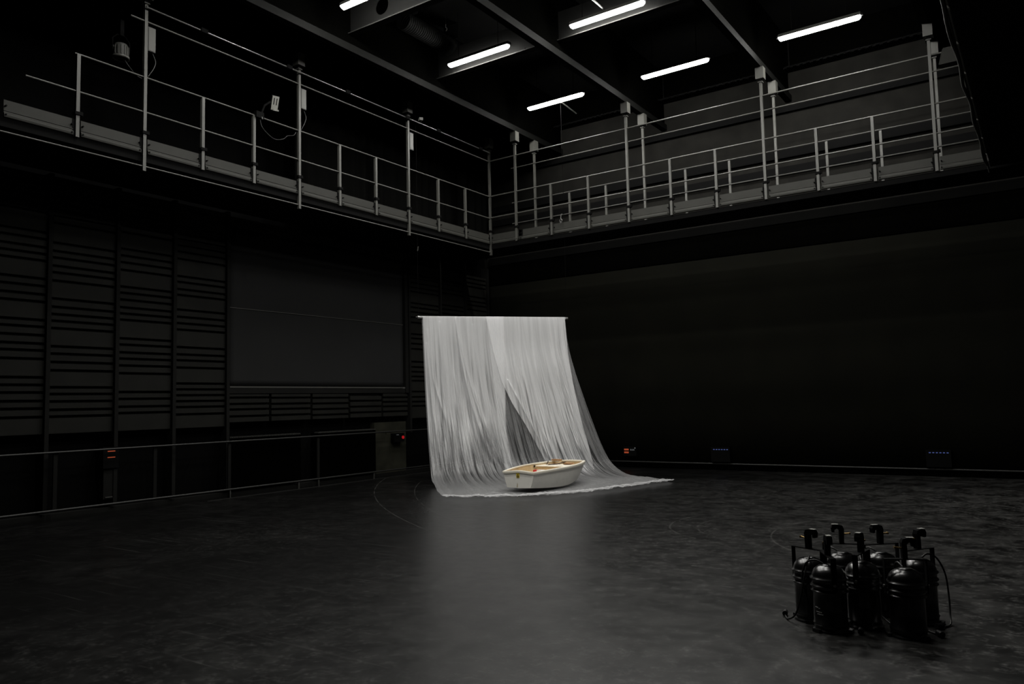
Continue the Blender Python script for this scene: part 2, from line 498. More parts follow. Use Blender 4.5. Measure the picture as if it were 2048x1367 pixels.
struct('trim_%d' % bn, MB().box(XWALL - .15, XWALL + .06, 14.06, 14.16, 1.96, 5.2), m_wall, 'black upright beside the roller blind', 'upright')

# radiators, handrails, wall door board
for k, (a, b) in enumerate(((9.13, 10.82), (11.29, 12.99))):
    t = thing('radiator', ['long black convector radiator on the left wall under the blind, nearer the camera', 'long black convector radiator under the blind, next to the olive board'][k], 'radiator', (XWALL + .0, (a + b) / 2, 0), 0, 'radiators behind the handrail')
    h = (b - a) / 2
    MB().box(-.14, .08, -h, h, .16, 1.11).build('casing', m_girder, t)
    g = MB(); n = 46
    for i in range(n):
        y = -h + 2 * h * (i + .5) / n
        g.box(-.06, .082, y - .006, y + .006, 1.11, 1.135)
    g.build('grille', m_greyd, t)
    for s in (-1, 1):
        MB().box(.03, .06, s * (h - .03) - .012, s * (h - .03) + .012, 0.0, .16).build('foot', m_greyd, t)
t = thing('handrail', 'dark steel handrail running along the left wall at waist height', 'handrail', (-12.65, 8, 0))
MB().tube([(0, -9, 1.055), (0, 9.5, 1.055)], .016, 10).build('rail', m_pipe, t)
for y in (-4.2, -2.0, -.45, .6, 3.06, 5.4, 8.0):
    MB().box(-.19, .0, y - .01, y + .01, 1.03, 1.05).build('bracket', m_pipe, t)
for y in (-2.05, -.42, 1.05, 3.2):
    MB().box(-.045, -.015, y - .03, y + .03, .19, 1.04).build('post', m_wall, t)
tag(MB().tube([(-12.65, -1, .17), (-12.65, 17.4, .17)], .018, 10).build('floor_pipe', m_pipe), 'dark steel pipe just above the floor along the left wall', 'pipe')
tag(MB().tube([(-12.7, YWALL - .12, .15), (1.1, YWALL - .12, .15)], .018, 10).build('floor_pipe', m_pipe), 'dark steel pipe just above the floor along the back wall', 'pipe')
tag(MB().box(XWALL - .14, XWALL + .0, 13.03, 14.10, .10, 1.27).build('wall_board', m_olive), 'olive grey board on the lower left wall behind the red indicator', 'board')
t = thing('socket_box', 'black wall socket box with a glowing red button on the olive board', 'socket box', (XWALL + .002, 13.74, .8))
MB().box(0, .12, -.17, .17, 0, .2).build('housing', m_blackm, t)
MB().tube([(.12, .12, .10), (.135, .12, .10)], .038, 14).build('red_button', m_redled, t)
MB().box(.12, .124, -.10, -.02, .16, .17).build('label_strip', m_whiteled, t)
t = thing('socket_box', 'black socket box with two orange lit strips low on the left wall', 'socket box', (XWALL, 6.86, .86))
MB().box(-.14, .10, -.13, .13, -.12, .22).build('housing', m_blackm, t)
for z in (.155, .055):
    MB().box(.10, .104, -.06, .065, z - .007, z + .007).build('lit_strip', m_orange, t)
MB().box(-.14, .06, -.10, .10, -.62, -.14).build('lower_cover', m_wall, t)
MB().box(.06, .07, -.07, .05, -.60, -.585).build('cover_edge', m_greyd, t)

# socket boxes on the back wall
t = thing('socket_box', 'black wall box with orange lit labels beside the plastic drape', 'socket box', (-8.56, YWALL - .07, .29))
MB().box(-.17, .17, -.10, 0, 0, .22).build('housing', m_blackm, t)
for z in (.155, .085):
    MB().box(-.15, -.03, -.104, -.10, z - .020, z + .020).build('lit_label', m_orange, t)
for x in (.03, .07, .11):
    MB().box(x - .008, x + .008, -.104, -.10, .13, .17).build('indicator', m_whiteled, t)
MB().box(.13, .155, -.104, -.10, .18, .205).build('indicator', m_whiteled, t)
for k, (x, lab) in enumerate(((-6.27, 'black wall box with blue lights in the middle of the back wall'), (-1.86, 'black wall box with blue lights at the right end of the back wall'))):
    t = thing('socket_box', lab, 'socket box', (x, YWALL - .07, .20), 0, 'boxes with blue lights on the back wall')
    MB().box(-.22, .22, -.12, 0, 0, .33).build('housing', m_blackm, t)
    for i in range(6):
        MB().box(-.165 + i * .062, -.130 + i * .062, -.124, -.12, .272, .288).build('blue_light', m_blue, t)

# ------------------------------------------------------------------ galleries
TOE = [(0, 0), (.012, 0), (.030, .010), (.034, .035), (.030, .060), (.014, .072), (.012, .090), (.018, .094), (.018, .100), (.008, .104), (.008, .245), (0, .245)]
def gallery(label, o, d, nrm, posts, tall, s0, s1, post_bot, toe_range, deck, rails, lower=None, name='gallery'):
    t = thing(name, label, 'gallery', (o[0], o[1], 5.5))
    D, Nn, Z = Vector((*d, 0)), Vector((*nrm, 0)), Vector((0, 0, 1))
    def P(s, n, z): return D * s + Nn * n + Z * (z - 5.5)
    def bx(mb, sa, sb, na, nb, za, zb):
        return mb.obox(P((sa + sb) / 2, (na + nb) / 2, (za + zb) / 2), (D, Nn, Z), ((sb - sa) / 2, abs(nb - na) / 2, (zb - za) / 2))
    bx(MB(), deck[0], deck[1], -.02, -deck[2], 5.46, 5.56).build('deck', m_blackm, t)
    for s in posts:
        tl = s in tall
        top = 7.95 if tl else 6.785
        bot = post_bot if tl else 5.565
        po = bx(MB(), s - .025, s + .025, -.03, .022, bot, top).build('post', m_grey, t)
        cl = bx(MB(), s - .045, s + .045, -.045, .04, 5.885, 5.93)
        bx(cl, s + .03, s + .075, -.02, .02, 5.89, 5.945)
        cl.build('clamp', m_blackm, po)
        if tl:
            bx(MB(), s - .045, s + .045, -.05, .042, 7.95, 7.97).build('plate', m_greyd, po)
            bx(MB(), s - .08, s + .08, -.085, .075, 8.02, 8.26).build('capital', m_grey, po)
            bx(MB(), s - .03, s + .03, -.03, .025, 7.97, 8.02).build('spacer', m_blackm, po)
    for s in toe_range:
        a, b = s + .055, s + .945
        tb = MB().prism(TOE, P(a, -.01, 5.575), Nn, Z, D * (b - a)).build('toe_board', m_toe, t)
        for ss in (a + .02, b - .02):
            for z in (5.615, 5.735):
                MB().tube([P(ss, .0, z), P(ss, .032, z)], .012, 8).build('bolt', m_blackm, tb)
        bx(MB(), s + .935, s + .972, -.03, .004, 5.575, 5.82).build('toe_bracket', m_blackm, tb)
    for (sa, sb, z, nm) in rails:
        MB().tube([P(sa, -.004, z), P(sb, -.004, z)], .016, 8).build(nm, m_grey, t)
    if lower:
        MB().tube([P(lower[0], .0, 5.382), P(lower[1], .0, 5.382)], .013, 8).build('lower_pipe', m_grey, t)
    return t

LP = [k * 1.0 for k in range(1, 11)] + [11.01]
gl = gallery('long grey metal gallery with railing and toe boards along the left wall', (XL, 4.43), (0, 1), (1, 0), LP, {2.0, 5.0, 8.0, 11.01}, 0, 11, 5.31,
        [k * 1.0 for k in range(-1, 11)], (-6, 10.95, 1.60),
        [(.95, 11.01, 6.785, 'top_rail'), (.31, 11.01, 6.235, 'mid_rail'), (1.76, 11.01, 7.68, 'upper_rail')], (-5, 11.0))
BX = [k * 1.0 for k in range(0, 10)]
gb = gallery('grey metal gallery with railing and toe boards along the back wall', (-10.37, YB), (1, 0), (0, -1), BX, {0.0, 3.0, 6.0, 9.0}, 0, 9, 5.565,
        [-.79 + .0] + BX[:], (-2.3, 11.3, .95),
        [(-.79, 10.0, 6.785, 'top_rail'), (-.79, 10.0, 6.245, 'mid_rail'), (-.79, 10.0, 7.68, 'upper_rail')])
# rear railing of the back gallery
def rear_rail():
    t = thing('railing', 'grey railing at the rear edge of the back gallery, behind the front one', 'railing', (-10.37, 16.3, 5.56))
    for k in range(10):
        tl = k in (0, 3, 6, 9)
        po = MB().box(k - .024, k + .024, -.024, .024, 0, 2.38 if tl else 1.22).build('post', m_grey, t)
        if tl:
            MB().box(k - .042, k + .042, -.042, .042, 2.38, 2.40).build('plate', m_greyd, po)
            MB().box(k - .03, k + .03, -.03, .03, 2.40, 2.45).build('spacer', m_blackm, po)
            MB().box(k - .08, k + .08, -.08, .08, 2.45, 2.70).build('capital', m_grey, po)
    for z in (1.22, .68, 2.13):
        MB().tube([(-.7, -.02, z), (11.0, -.02, z)], .015, 8).build('rail', m_greyd, t)
rear_rail()
RP = [k * 1.0 for k in range(0, 10)]
gr = gallery('dark gallery along the right wall, seen nearly edge-on at the upper right', (-.585, 5.9), (0, 1), (-1, 0), RP, {1.0, 4.0, 7.0}, 0, 9, 5.565,
        RP[:-1], (-.5, 9.4, 1.68),
        [(-.5, 9.4, 6.785, 'top_rail'), (-.5, 9.4, 6.235, 'mid_rail'), (-.5, 9.4, 7.68, 'upper_rail')], (-.5, 9.45))
cbn = [(-.60 + .012 * math.sin(q * 1.7), 6.0 + q * .46, 5.365 + .02 * math.sin(q * 2.3)) for q in range(20)]
tag(MB().tube(smooth_path(cbn, 5), .019, 8).build('cable_bundle', m_greyd), 'grey cable bundle strapped under the edge of the right gallery', 'cable')
# black masking cloth hung inside the right gallery railing
mb = MB(); vs = []; fs = []; n = 120
for j, z in enumerate((5.57, 6.2, 6.8, 7.4, 8.0)):
    for i in range(n + 1):
        y = 5.5 + 9.7 * i / n
        vs.append((-.50 + .02 * math.sin(y * 11) + .012 * noise.noise(Vector((y * 2, z, 0))), y, z))
for j in range(4):
    for i in range(n):
        k = j * (n + 1) + i
        fs.append((k, k + 1, k + n + 2, k + n + 1))
mb.add(vs, fs, True)
o = mb.build('masking_cloth', m_curt); o.modifiers.new('thickness', 'SOLIDIFY').thickness = .006
tag(o, 'black masking cloth hung behind the right gallery railing', 'cloth')

# curtain at the rear of the left gallery
mb = MB(); vs = []; fs = []; n = 300
for j, z in enumerate((5.57, 6.1, 6.7, 7.3, 7.9)):
    for i in range(n + 1):
        y = 10.4 + 6.6 * i / n
        vs.append((-12.45 + .035 * math.sin(y * 17 + math.sin(y * 3) * 2) + .03 * noise.noise(Vector((y * 4, z * .4, 3))), y, z))
for j in range(4):
    for i in range(n):
        k = j * (n + 1) + i
        fs.append((k, k + 1, k + n + 2, k + n + 1))
mb.add(vs, fs, True)
o = mb.build('curtain', m_curt); o.modifiers.new('thickness', 'SOLIDIFY').thickness = .006
tag(o, 'pleated black curtain at the back of the left gallery near the corner', 'curtain')

# lighting bar in front of the left gallery posts
t = thing('lighting_bar', 'long thin steel lighting bar high above the left gallery railing', 'pipe', (XL + .06, 6.4, 7.88))
MB().tube([(0, 0, 0), (0, 9.0, 0)], .014, 10).build('bar', m_alu, t)
for y in (1.0, 2.75, 4.2, 5.95, 7.0, 8.6):
    MB().box(-.04, .03, y - .06, y + .06, -.03, .04).build('clamp', m_blackm, t)
# junction boxes on the tall posts
jb = []
for k, y in enumerate((6.43, 9.43, 12.43)):
    lab = ['grey junction box on the nearest tall post of the left gallery', 'grey junction box on the second tall post of the left gallery', 'small-looking grey junction box on the third tall post, nearest the corner'][k]
    t = thing('junction_box', lab, 'junction box', (XL - .02, y + .03, 7.22), 0, 'junction boxes on the left gallery posts')
    MB().box(-.05, .04, 0, .125, 0, .385).build('housing', m_greyd, t)
    MB().box(.04, .046, .01, .115, .01, .375).build('lid', m_grey, t)
    if k < 2:
        MB().tube(smooth_path([(.0, .09, 0), (.0, .12, -.05), (.0, .15, -.14), (.0, .11, -.26), (.0, .03, -.40)]), .008, 6).build('cable', m_cable, t)

# spotlight hung above the left gallery
t = thing('spotlight', 'round grey spotlight hanging over the left gallery railing at the far left', 'spotlight', (-11.55, 6.26, 7.12))
MB().lathe([(0, .25), (.05, .25), (.085, .235), (.10, .20), (.105, .05), (.11, .045)], 28).build('housing', m_greyd, t)
ribs = MB()
for a in range(14):
    an = 2 * math.pi * a / 14
    ribs.obox((.107 * math.cos(an), .107 * math.sin(an), .125), ((math.cos(an), math.sin(an), 0), (-math.sin(an), math.cos(an), 0), (0, 0, 1)), (.008, .006, .07))
ribs.build('cooling_rib', m_greyd, t)
MB().lathe([(.11, .045), (.122, .04), (.122, .0), (.108, .0), (.10, .02)], 28).build('front_ring', m_grey, t)
y_ = MB()
y_.tube([(0, .13, .12), (0, .135, .30), (0, .06, .38), (0, -.06, .38), (0, -.135, .30), (0, -.13, .12)], .010, 8)
y_.build('yoke', m_blackm, t)
MB().box(-.03, .03, -.03, .03, .37, .62).build('clamp', m_blackm, t)
MB().tube(smooth_path([(.05, .02, .0), (.06, .10, -.10), (.06, .22, -.20), (.05, .36, -.22)]), .007, 6).build('cable', m_cable, t)

# floodlight clamped on the rail
t = thing('floodlight', 'pale grey flat floodlight with two dark slots clamped on the left gallery rail', 'floodlight', (XL + .02, 8.86, 6.80))
A = Vector((.25, .97, 0)).normalized(); B = Vector((.30, -.06, .95)).normalized(); Cn = A.cross(B).normalized()
MB().obox((-.05, .03, .35), (A, B, Cn), (.075, .135, .03)).build('housing', m_blackm, t, bevel=.006)
pl = MB().obox(Vector((-.05, .03, .35)) + Cn * .034, (A, B, Cn), (.062, .125, .004)).build('plate', m_label, t)
for s in (-.025, .025):
    MB().obox(Vector((-.05, .03, .35)) + Cn * .039 + A * s + B * .03, (A, B, Cn), (.008, .06, .002)).build('slot', m_black, pl)
MB().obox(Vector((-.05, .03, .35)) + Cn * .04 - B * .118 + A * .03, (A, B, Cn), (.055, .014, .008)).build('lower_lip', m_label, pl)
MB().tube([(0, -.10, .32), (0, -.22, .22), (0, -.30, .02), (0, -.34, -.03)], .018, 8).build('bracket', m_blackm, t)
MB().box(-.04, .04, -.42, -.26, -.05, .06).build('clamp', m_blackm, t)
MB().tube([(.03, -.30, -.03), (.05, -.30, -.07)], .014, 8).build('wing_nut', m_alu, t)
MB().tube(smooth_path([(0, -.32, -.05), (0, -.28, -.18), (0, -.17, -.27), (0, 0, -.335), (0, .19, -.28), (0, .28, -.20), (0, .42, -.15), (0, .48, -.075)]), .007, 6).build('cable', m_cable, t)

# small fittings
t = thing('sensor', 'small pale square sensor on the lighting bar near the third tall post', 'sensor', (XL + .07, 12.78, 7.945))
MB().obox((0, 0, .03), ((.3, .9, .1), (.9, -.3, .2), (0, 0, 1)), (.045, .03, .03)).build('housing', m_label, t)
MB().box(-.015, .015, -.015, .015, -.05, .01).build('clip', m_blackm, t)
t = thing('loudspeaker', 'small dim grey loudspeaker on the wall above the left gallery', 'loudspeaker', (-13.0, 13.2, 7.78))
MB().box(0, .18, -.06, .06, 0, .22).build('cabinet', m_black, t)
MB().box(.18, .185, -.045, .045, .02, .19).build('grille', m_web, t)
t = thing('connector_panel', 'black panel with nine small grey sockets in the corner above the left gallery', 'connector panel', (-13.0, 17.1, 7.30))
MB().box(0, .08, -.24, .24, -.04, .32).build('plate', m_blackm, t)
for i in range(3):
    for j in range(3):
        MB().tube([(.08, -.15 + i * .15, .04 + j * .10), (.088, -.15 + i * .15, .04 + j * .10)], .022, 10).build('socket', m_greyd, t)
t = thing('shackle', 'small shiny steel shackle hanging on the back gallery toe board near the corner', 'shackle', (-9.07, YB - .08, 5.79))
sh = MB()
sh.tube([(.03 * math.cos(a), 0, .06 + .03 * math.sin(a)) for a in [2 * math.pi * k / 14 for k in range(15)]], .008, 6)
sh.build('ring', m_alu, t)
MB().tube([(0, 0, .09), (0, 0, .13), (.01, 0, .20)], .010, 6).build('link', m_alu, t)
MB().box(-.02, .02, -.012, .012, 0, .03).build('hook', m_alu, t)
MB().tube([(0, 0, .2), (0, .075, .23)], .006, 6).build('strap', m_alu, t)
t = thing('loudspeaker', 'pale wedge-shaped loudspeaker hung at the upper right end of the back gallery', 'loudspeaker', (-1.02, 14.6, 7.12))
w = MB().prism([(-.13, 0), (.12, 0), (.12, .27), (-.06, .27)], (0, -.10, 0), (1, 0, 0), (0, 0, 1), (0, .20, 0))
w.build('cabinet', m_spk, t)
MB().obox((-.105, 0, .135), ((.25, 0, .97), (0, 1, 0), (-.97, 0, .25)), (.13, .09, .006)).build('grille', m_spk, t)
MB().tube([(.10, 0, .20), (.425, 0, .56)], .012, 6).build('bracket', m_blackm, t)

# cable tray near the ceiling on the back side
t = thing('cable_tray', 'black perforated cable tray below the ceiling along the back gallery', 'cable tray', (-11, 17.3, 8.74))
MB().box(0, 11.4, 0, .30, .18, .20).build('tray', m_blackm, t)
lip = MB().box(0, 11.4, -.012, 0, .15, .17)
for i in range(80):
    x = .1 + i * .14
    lip.box(x, x + .07, -.012, 0, .15, .20)
lip.build('lip', m_blackm, t)
for x in (.5, 3.7, 6.7, 9.7):
    MB().box(x - .01, x + .01, .14, .16, .2, 1.0).build('hanger', m_blackm, t)

# ------------------------------------------------------------------ ceiling beams, duct
bn += 1
for k, x in enumerate((-10.38, -7.40, -4.40, -1.42)):
    mb = MB()
    mb.box(x - .07, x + .07, -1.4, YWALL, 8.26, 8.40)
    bn += 1
    struct('trim_%d' % bn, MB().box(x - .012, x + .012, -1.4, YWALL, 8.40, ZC), m_girder, 'black web above a long ceiling beam', 'beam')
    bn += 1
    struct('trim_%d' % bn, mb, m_beam, 'long dark steel ceiling beam running towards the back wall', 'beam')
def cross_beam(x0, x1, y, z0, z1, holes, m):
    """plate web with round openings, plus a bottom flange"""
    mb = MB()
    r = (z1 - z0) * .27
    zc = (z0 + z1) / 2
    n = 24
    def quad(a, b, c, d): mb.add([a, b, c, d], [(0, 1, 2, 3)])
    xs = x0
    cell = (z1 - z0)
    for h in holes + [None]:
        e = x1 if h is None else h - cell / 2
        if e > xs:
            mb.box(xs, e, y, y + .015, z0, z1)
        if h is None: break
        sq = []; ci = []
        for k in range(n):
            a = 2 * math.pi * (k + .5) / n
            c, s_ = math.cos(a), math.sin(a)
            q = cell / 2 / max(abs(c), abs(s_))
            sq.append((h + c * q, s_ * q + zc)); ci.append((h + c * r, s_ * r + zc))
        vs = [(a, y, b) for a, b in sq] + [(a, y, b) for a, b in ci] + [(a, y + .015, b) for a, b in ci]
        fs = [(k, (k + 1) % n, n + (k + 1) % n, n + k) for k in range(n)] + [(n + k, n + (k + 1) % n, 2 * n + (k + 1) % n, 2 * n + k) for k in range(n)]
        mb.add(vs, fs)
        xs = h + cell / 2
    return mb
BEAMS = [(-10.36, -7.42, 9.98, [-9.55, -8.6, -7.85]), (-10.36, -7.42, 12.55, [-7.85]), (-7.38, -4.42, 12.60, []), ]
for (a, b, y, hs) in BEAMS:
    bn += 1
    struct('trim_%d' % bn, cross_beam(a, b, y, 8.62, 9.2, hs, m_web), m_web, 'steel cross beam between two ceiling beams beside a lamp', 'beam')
    bn += 1
    struct('trim_%d' % bn, MB().box(a, b, y - .07, y + .085, 8.60, 8.62), m_flange, 'bottom flange of a steel cross beam', 'beam')
t = thing('ventilation_duct', 'ribbed spiral ventilation duct under the ceiling behind the beam', 'duct', (-10.05, 11.1, 9.25))
prof = []
for i in range(0, 31):
    yy = i * .055
    prof += [(.185, yy), (.185, yy + .040), (.172, yy + .044), (.172, yy + .051)]
d = MB(); vs = []; fs = []; n = 24
for r, yy in prof:
    for k in range(n):
        a = 2 * math.pi * k / n
        vs.append((r * math.cos(a), yy, r * math.sin(a)))
for i in range(len(prof) - 1):
    for k in range(n):
        fs.append((i * n + k, i * n + (k + 1) % n, (i + 1) * n + (k + 1) % n, (i + 1) * n + k))
d.add(vs, fs, False)
d.build('pipe', m_web, t)
for yy in (.2, 1.5):
    MB().box(-.19, .19, yy, yy + .02, .17, .50).build('hanger', m_blackm, t)

# ------------------------------------------------------------------ ceiling lamps
def make_lamp(label, loc):
    t = thing('ceiling_lamp', label, 'lamp', loc, 0, 'tube lamps on the ceiling')
    L = .755
    hs = MB().prism([(-.055, .0), (.055, .0), (.05, .05), (.03, .075), (-.03, .075), (-.05, .05)], (-L, 0, 0), (0, 1, 0), (0, 0, 1), (2 * L, 0, 0))
    hs.build('housing', m_greyd, t)
    # rounded diffuser below the housing
    df = MB(); vs = []; fs = []; n = 14
    st = [(-L, .02), (-L + .01, .6), (-L + .04, 1.0), (L - .04, 1.0), (L - .01, .6), (L, .02)]
    for x, k in st:
        for i in range(n + 1):
            a = math.pi * i / n
            vs.append((x, .055 * math.cos(a) * (.75 + .25 * k), -.065 * math.sin(a) * k))
    for j in range(len(st) - 1):
        for i in range(n):
            q = j * (n + 1) + i
            fs.append((q, q + 1, q + n + 2, q + n + 1))
    df.add(vs, fs, True)
    df.build('diffuser', m_lamp, t)
    for s in (-1, 1):
        MB().box(s * (L + .018) - .018, s * (L + .018) + .018, -.03, .03, .0, .05).build('end_clip', m_blackm, t)
        MB().tube([(s * .5, 0, .07), (s * .5, 0, ZC - loc[2])], .006, 6).build('suspension_rod', m_blackm, t)
    return t
l0 = make_lamp('lit tube lamp at the top edge of the picture, left of the duct', (-9.10, 9.29, 8.70))
for (x, y, lab) in ((-9.10, 12.28, 'lit tube lamp just right of the ribbed duct'), (-6.22, 12.36, 'lit tube lamp at the top edge, nearest the picture centre line'),
                    (-9.11, 15.30, 'lit tube lamp nearest the far corner, smallest of the six'), (-6.14, 15.32, 'lit tube lamp in the middle of the back row'),
                    (-3.19, 15.30, 'lit tube lamp furthest right'),
                    (-3.2, 12.36, 'lit tube lamp above the picture edge, in front of the furthest right one'), (-6.2, 9.3, 'lit tube lamp above the picture edge, in front of the top centre one'),
                    (-3.2, 9.3, 'lit tube lamp above the picture edge, second row from the camera on the right'), (-9.1, 6.3, 'lit tube lamp above the picture edge, nearest row on the left'),
                    (-6.2, 6.3, 'lit tube lamp above the picture edge, nearest row in the middle'), (-3.2, 6.3, 'lit tube lamp above the picture edge, nearest row on the right')):
    dup(l0, (x, y, 8.70), 0, lab)
tag(MB().tube([(-6.25, 11.2, 8.79), (-6.25, 12.34, 8.79)], .018, 8).build('conduit', m_greyd), 'grey conduit running to the lamp at the top centre', 'conduit')
tag(MB().tube([(-9.11, 15.33, 8.79), (-9.11, 16.30, 8.70)], .015, 8).build('conduit', m_greyd), 'thin conduit running from the corner lamp to the back wall side', 'conduit')
t = thing('hanging_hook', 'tiny shiny hook under the ceiling between the duct and the beam', 'hook', (-9.32, 11.53, 8.98))
MB().tube([(0, 0, .0), (.02, 0, .01), (.03, 0, .035), (.02, 0, .06), (0, 0, .07), (0, 0, .14)], .006, 6).build('hook', m_alu, t)
MB().tube([(0, 0, .14), (0, 0, .77)], .003, 5).build('wire', m_blackm, t)

# ------------------------------------------------------------------ batten pipe and plastic drape
PA, PB = Vector((-11.235, 12.69, 3.56)), Vector((-9.055, 15.51, 3.57))
pd = (PB - PA).normalized()
t = thing('batten_pipe', 'thin suspended pipe carrying the plastic drape', 'pipe', tuple(PA))
MB().tube([(0, 0, 0), tuple(PB - PA)], .02, 12).build('tube', m_pipe, t)
for s in (.06, (PB - PA).length - .03):
    p = pd * s
    c_ = MB().tube([p - pd * .02, p + pd * .02], .034, 12).build('wire_clamp', m_alu, t)
    MB().tube([p, p + Vector((0, 0, 6.15))], .0035, 5).build('suspension_wire', m_blackm, t)
    MB().tube([p + Vector((0, 0, .02)), p + Vector((0, 0, .24))], .008, 6).build('turnbuckle', m_blackm, t)
MB().tube([(pd * .06) + Vector((0, 0, 1.46)), (pd * .06) + Vector((.02, 0, 1.56))], .012, 6).build('hook', m_greyd, t)

LV = [0, .17, .34, .51, .63, .70, .82, 1]
LPTS = [Vector(p) for p in [(-11.171, 12.814, 3.58), (-11.083, 12.758, 2.608), (-10.962, 12.665, 1.743), (-10.768, 12.502, .904), (-10.54, 12.302, .304), (-10.317, 12.099, .109), (-9.821, 11.632, .016), (-8.784, 10.588, .016)]]
RV = [0, .11, .21, .31, .43, .54, .62, .70, .82, 1]
RPTS = [Vector(p) for p in [(-9.09, 15.42, 3.59), (-9.036, 15.452, 2.937), (-8.896, 15.475, 2.356), (-8.736, 15.509, 1.837), (-8.507, 15.521, 1.212), (-8.279, 15.531, .654), (-8.048, 15.54, .272), (-7.674, 15.505, .045), (-7.05, 15.301, .016), (-6.255, 14.743, .016)]]
FU = [0, .192, .36, .565, 1.0]
FPT = [Vector(p) for p in [(-8.784, 10.588, 0), (-7.875, 10.992, 0), (-7.229, 11.58, 0), (-6.765, 12.54, 0), (-6.255, 14.743, 0)]]
def interp(x, xs, ps):
    i = max(0, min(len(xs) - 2, next((k for k in range(len(xs) - 1) if x <= xs[k + 1]), len(xs) - 2)))
    def tang(k):
        a, b = max(k - 1, 0), min(k + 1, len(xs) - 1)
        return (ps[b] - ps[a]) / (xs[b] - xs[a])
    h = xs[i + 1] - xs[i]; t_ = (x - xs[i]) / h
    return ps[i] * (2 * t_ ** 3 - 3 * t_ * t_ + 1) + tang(i) * h * (t_ ** 3 - 2 * t_ * t_ + t_) + ps[i + 1] * (-2 * t_ ** 3 + 3 * t_ * t_) + tang(i + 1) * h * (t_ ** 3 - t_ * t_)
def film_base(u, v):
    p = interp(v, LV, LPTS) * (1 - u) + interp(v, RV, RPTS) * u
    w = max(0, (v - .6) / .4) ** 1.5
    if w > 0:
        p = p + (interp(u, FU, FPT) - (FPT[0] * (1 - u) + FPT[-1] * u)) * w
    return p
FN = Vector((.79, -.61, 0))         # towards the camera side of the hanging part
FOLDS = [  # long folds as (u, v) lines, half width, height: a fan from the tied point, then the ones pulled to the floor
    ([(.215, 0), (.205, .12), (.190, .28), (.178, .42)], .010, .050), ([(.218, 0), (.235, .16), (.262, .34), (.300, .50), (.345, .62)], .011, .065),
    ([(.216, 0), (.226, .20), (.240, .38), (.262, .56)], .008, -.045), ([(.222, 0), (.262, .20), (.305, .40), (.352, .58)], .008, .040), ([(.03, .05), (.05, .25), (.10, .42)], .010, .035),
    ([(.02, .10), (.035, .4), (.06, .66)], .012, .045), ([(.115, .02), (.105, .3), (.11, .62)], .012, .03), ([(.335, .03), (.34, .3), (.375, .62)], .010, .035), ([(.28, .22), (.33, .45), (.39, .66)], .009, .035),
    ([(.93, 0), (.905, .25), (.86, .50), (.80, .72)], .010, .045), ([(.97, .02), (.95, .3), (.945, .60)], .010, .05), ([(.86, .2), (.85, .4), (.80, .62)], .009, -.035),
    ([(.74, .1), (.70, .4), (.66, .64)], .012, .03), ([(.62, .2), (.64, .4), (.70, .66)], .010, .03), ([(.52, .25), (.60, .45), (.66, .62)], .007, .05)]
def crease(u, v, seed):
    """folds that fan out from the pipe and grow denser downward"""
    s = 3.5 * u
    w = s + .10 * noise.noise(Vector((s * 1.1, v * 1.3, seed + 20))) + .035 * noise.noise(Vector((s * 5, v * 3.0, seed + 30)))
    a = noise.noise(Vector((w * 1.6 + v * .8, v * .55, seed))) * .075
    b = noise.noise(Vector((w * 5.0 - v * 1.2, v * .9, seed + 9))) * .034
    k = .5 + .9 * noise.noise(Vector((s * 2.1, v * 2.2, seed + 41)))
    c = (abs(noise.noise(Vector((w * 11 + v * 2.0, v * 1.6, seed + 4)))) ** .7 - .3) * .056 * max(0, k)
    d_ = (abs(noise.noise(Vector((w * 27 - v * 3.0, v * 4.0, seed + 6)))) ** .7 - .3) * .026 * max(0, 1.2 - k)
    r_ = (a + b) * min(1, .12 + v * 1.7) + (c + d_) * min(1, .12 + v * 1.5)
    for pts, hw, hh in FOLDS:
        if pts[0][1] <= v <= pts[-1][1] + .12:
            vv = min(v, pts[-1][1])
            i = next(k_ for k_ in range(len(pts) - 1) if vv <= pts[k_ + 1][1] + 1e-9)
            f = (vv - pts[i][1]) / (pts[i + 1][1] - pts[i][1])
            q = (u - (pts[i][0] * (1 - f) + pts[i + 1][0] * f)) / hw
            if abs(q) < 4:
                fade = min(1, (v - pts[0][1]) * 8 + .15) * max(0, min(1, (pts[-1][1] + .12 - v) * 6))
                r_ += hh * fade * .85 * math.exp(-abs(q) ** 1.4)
    return r_
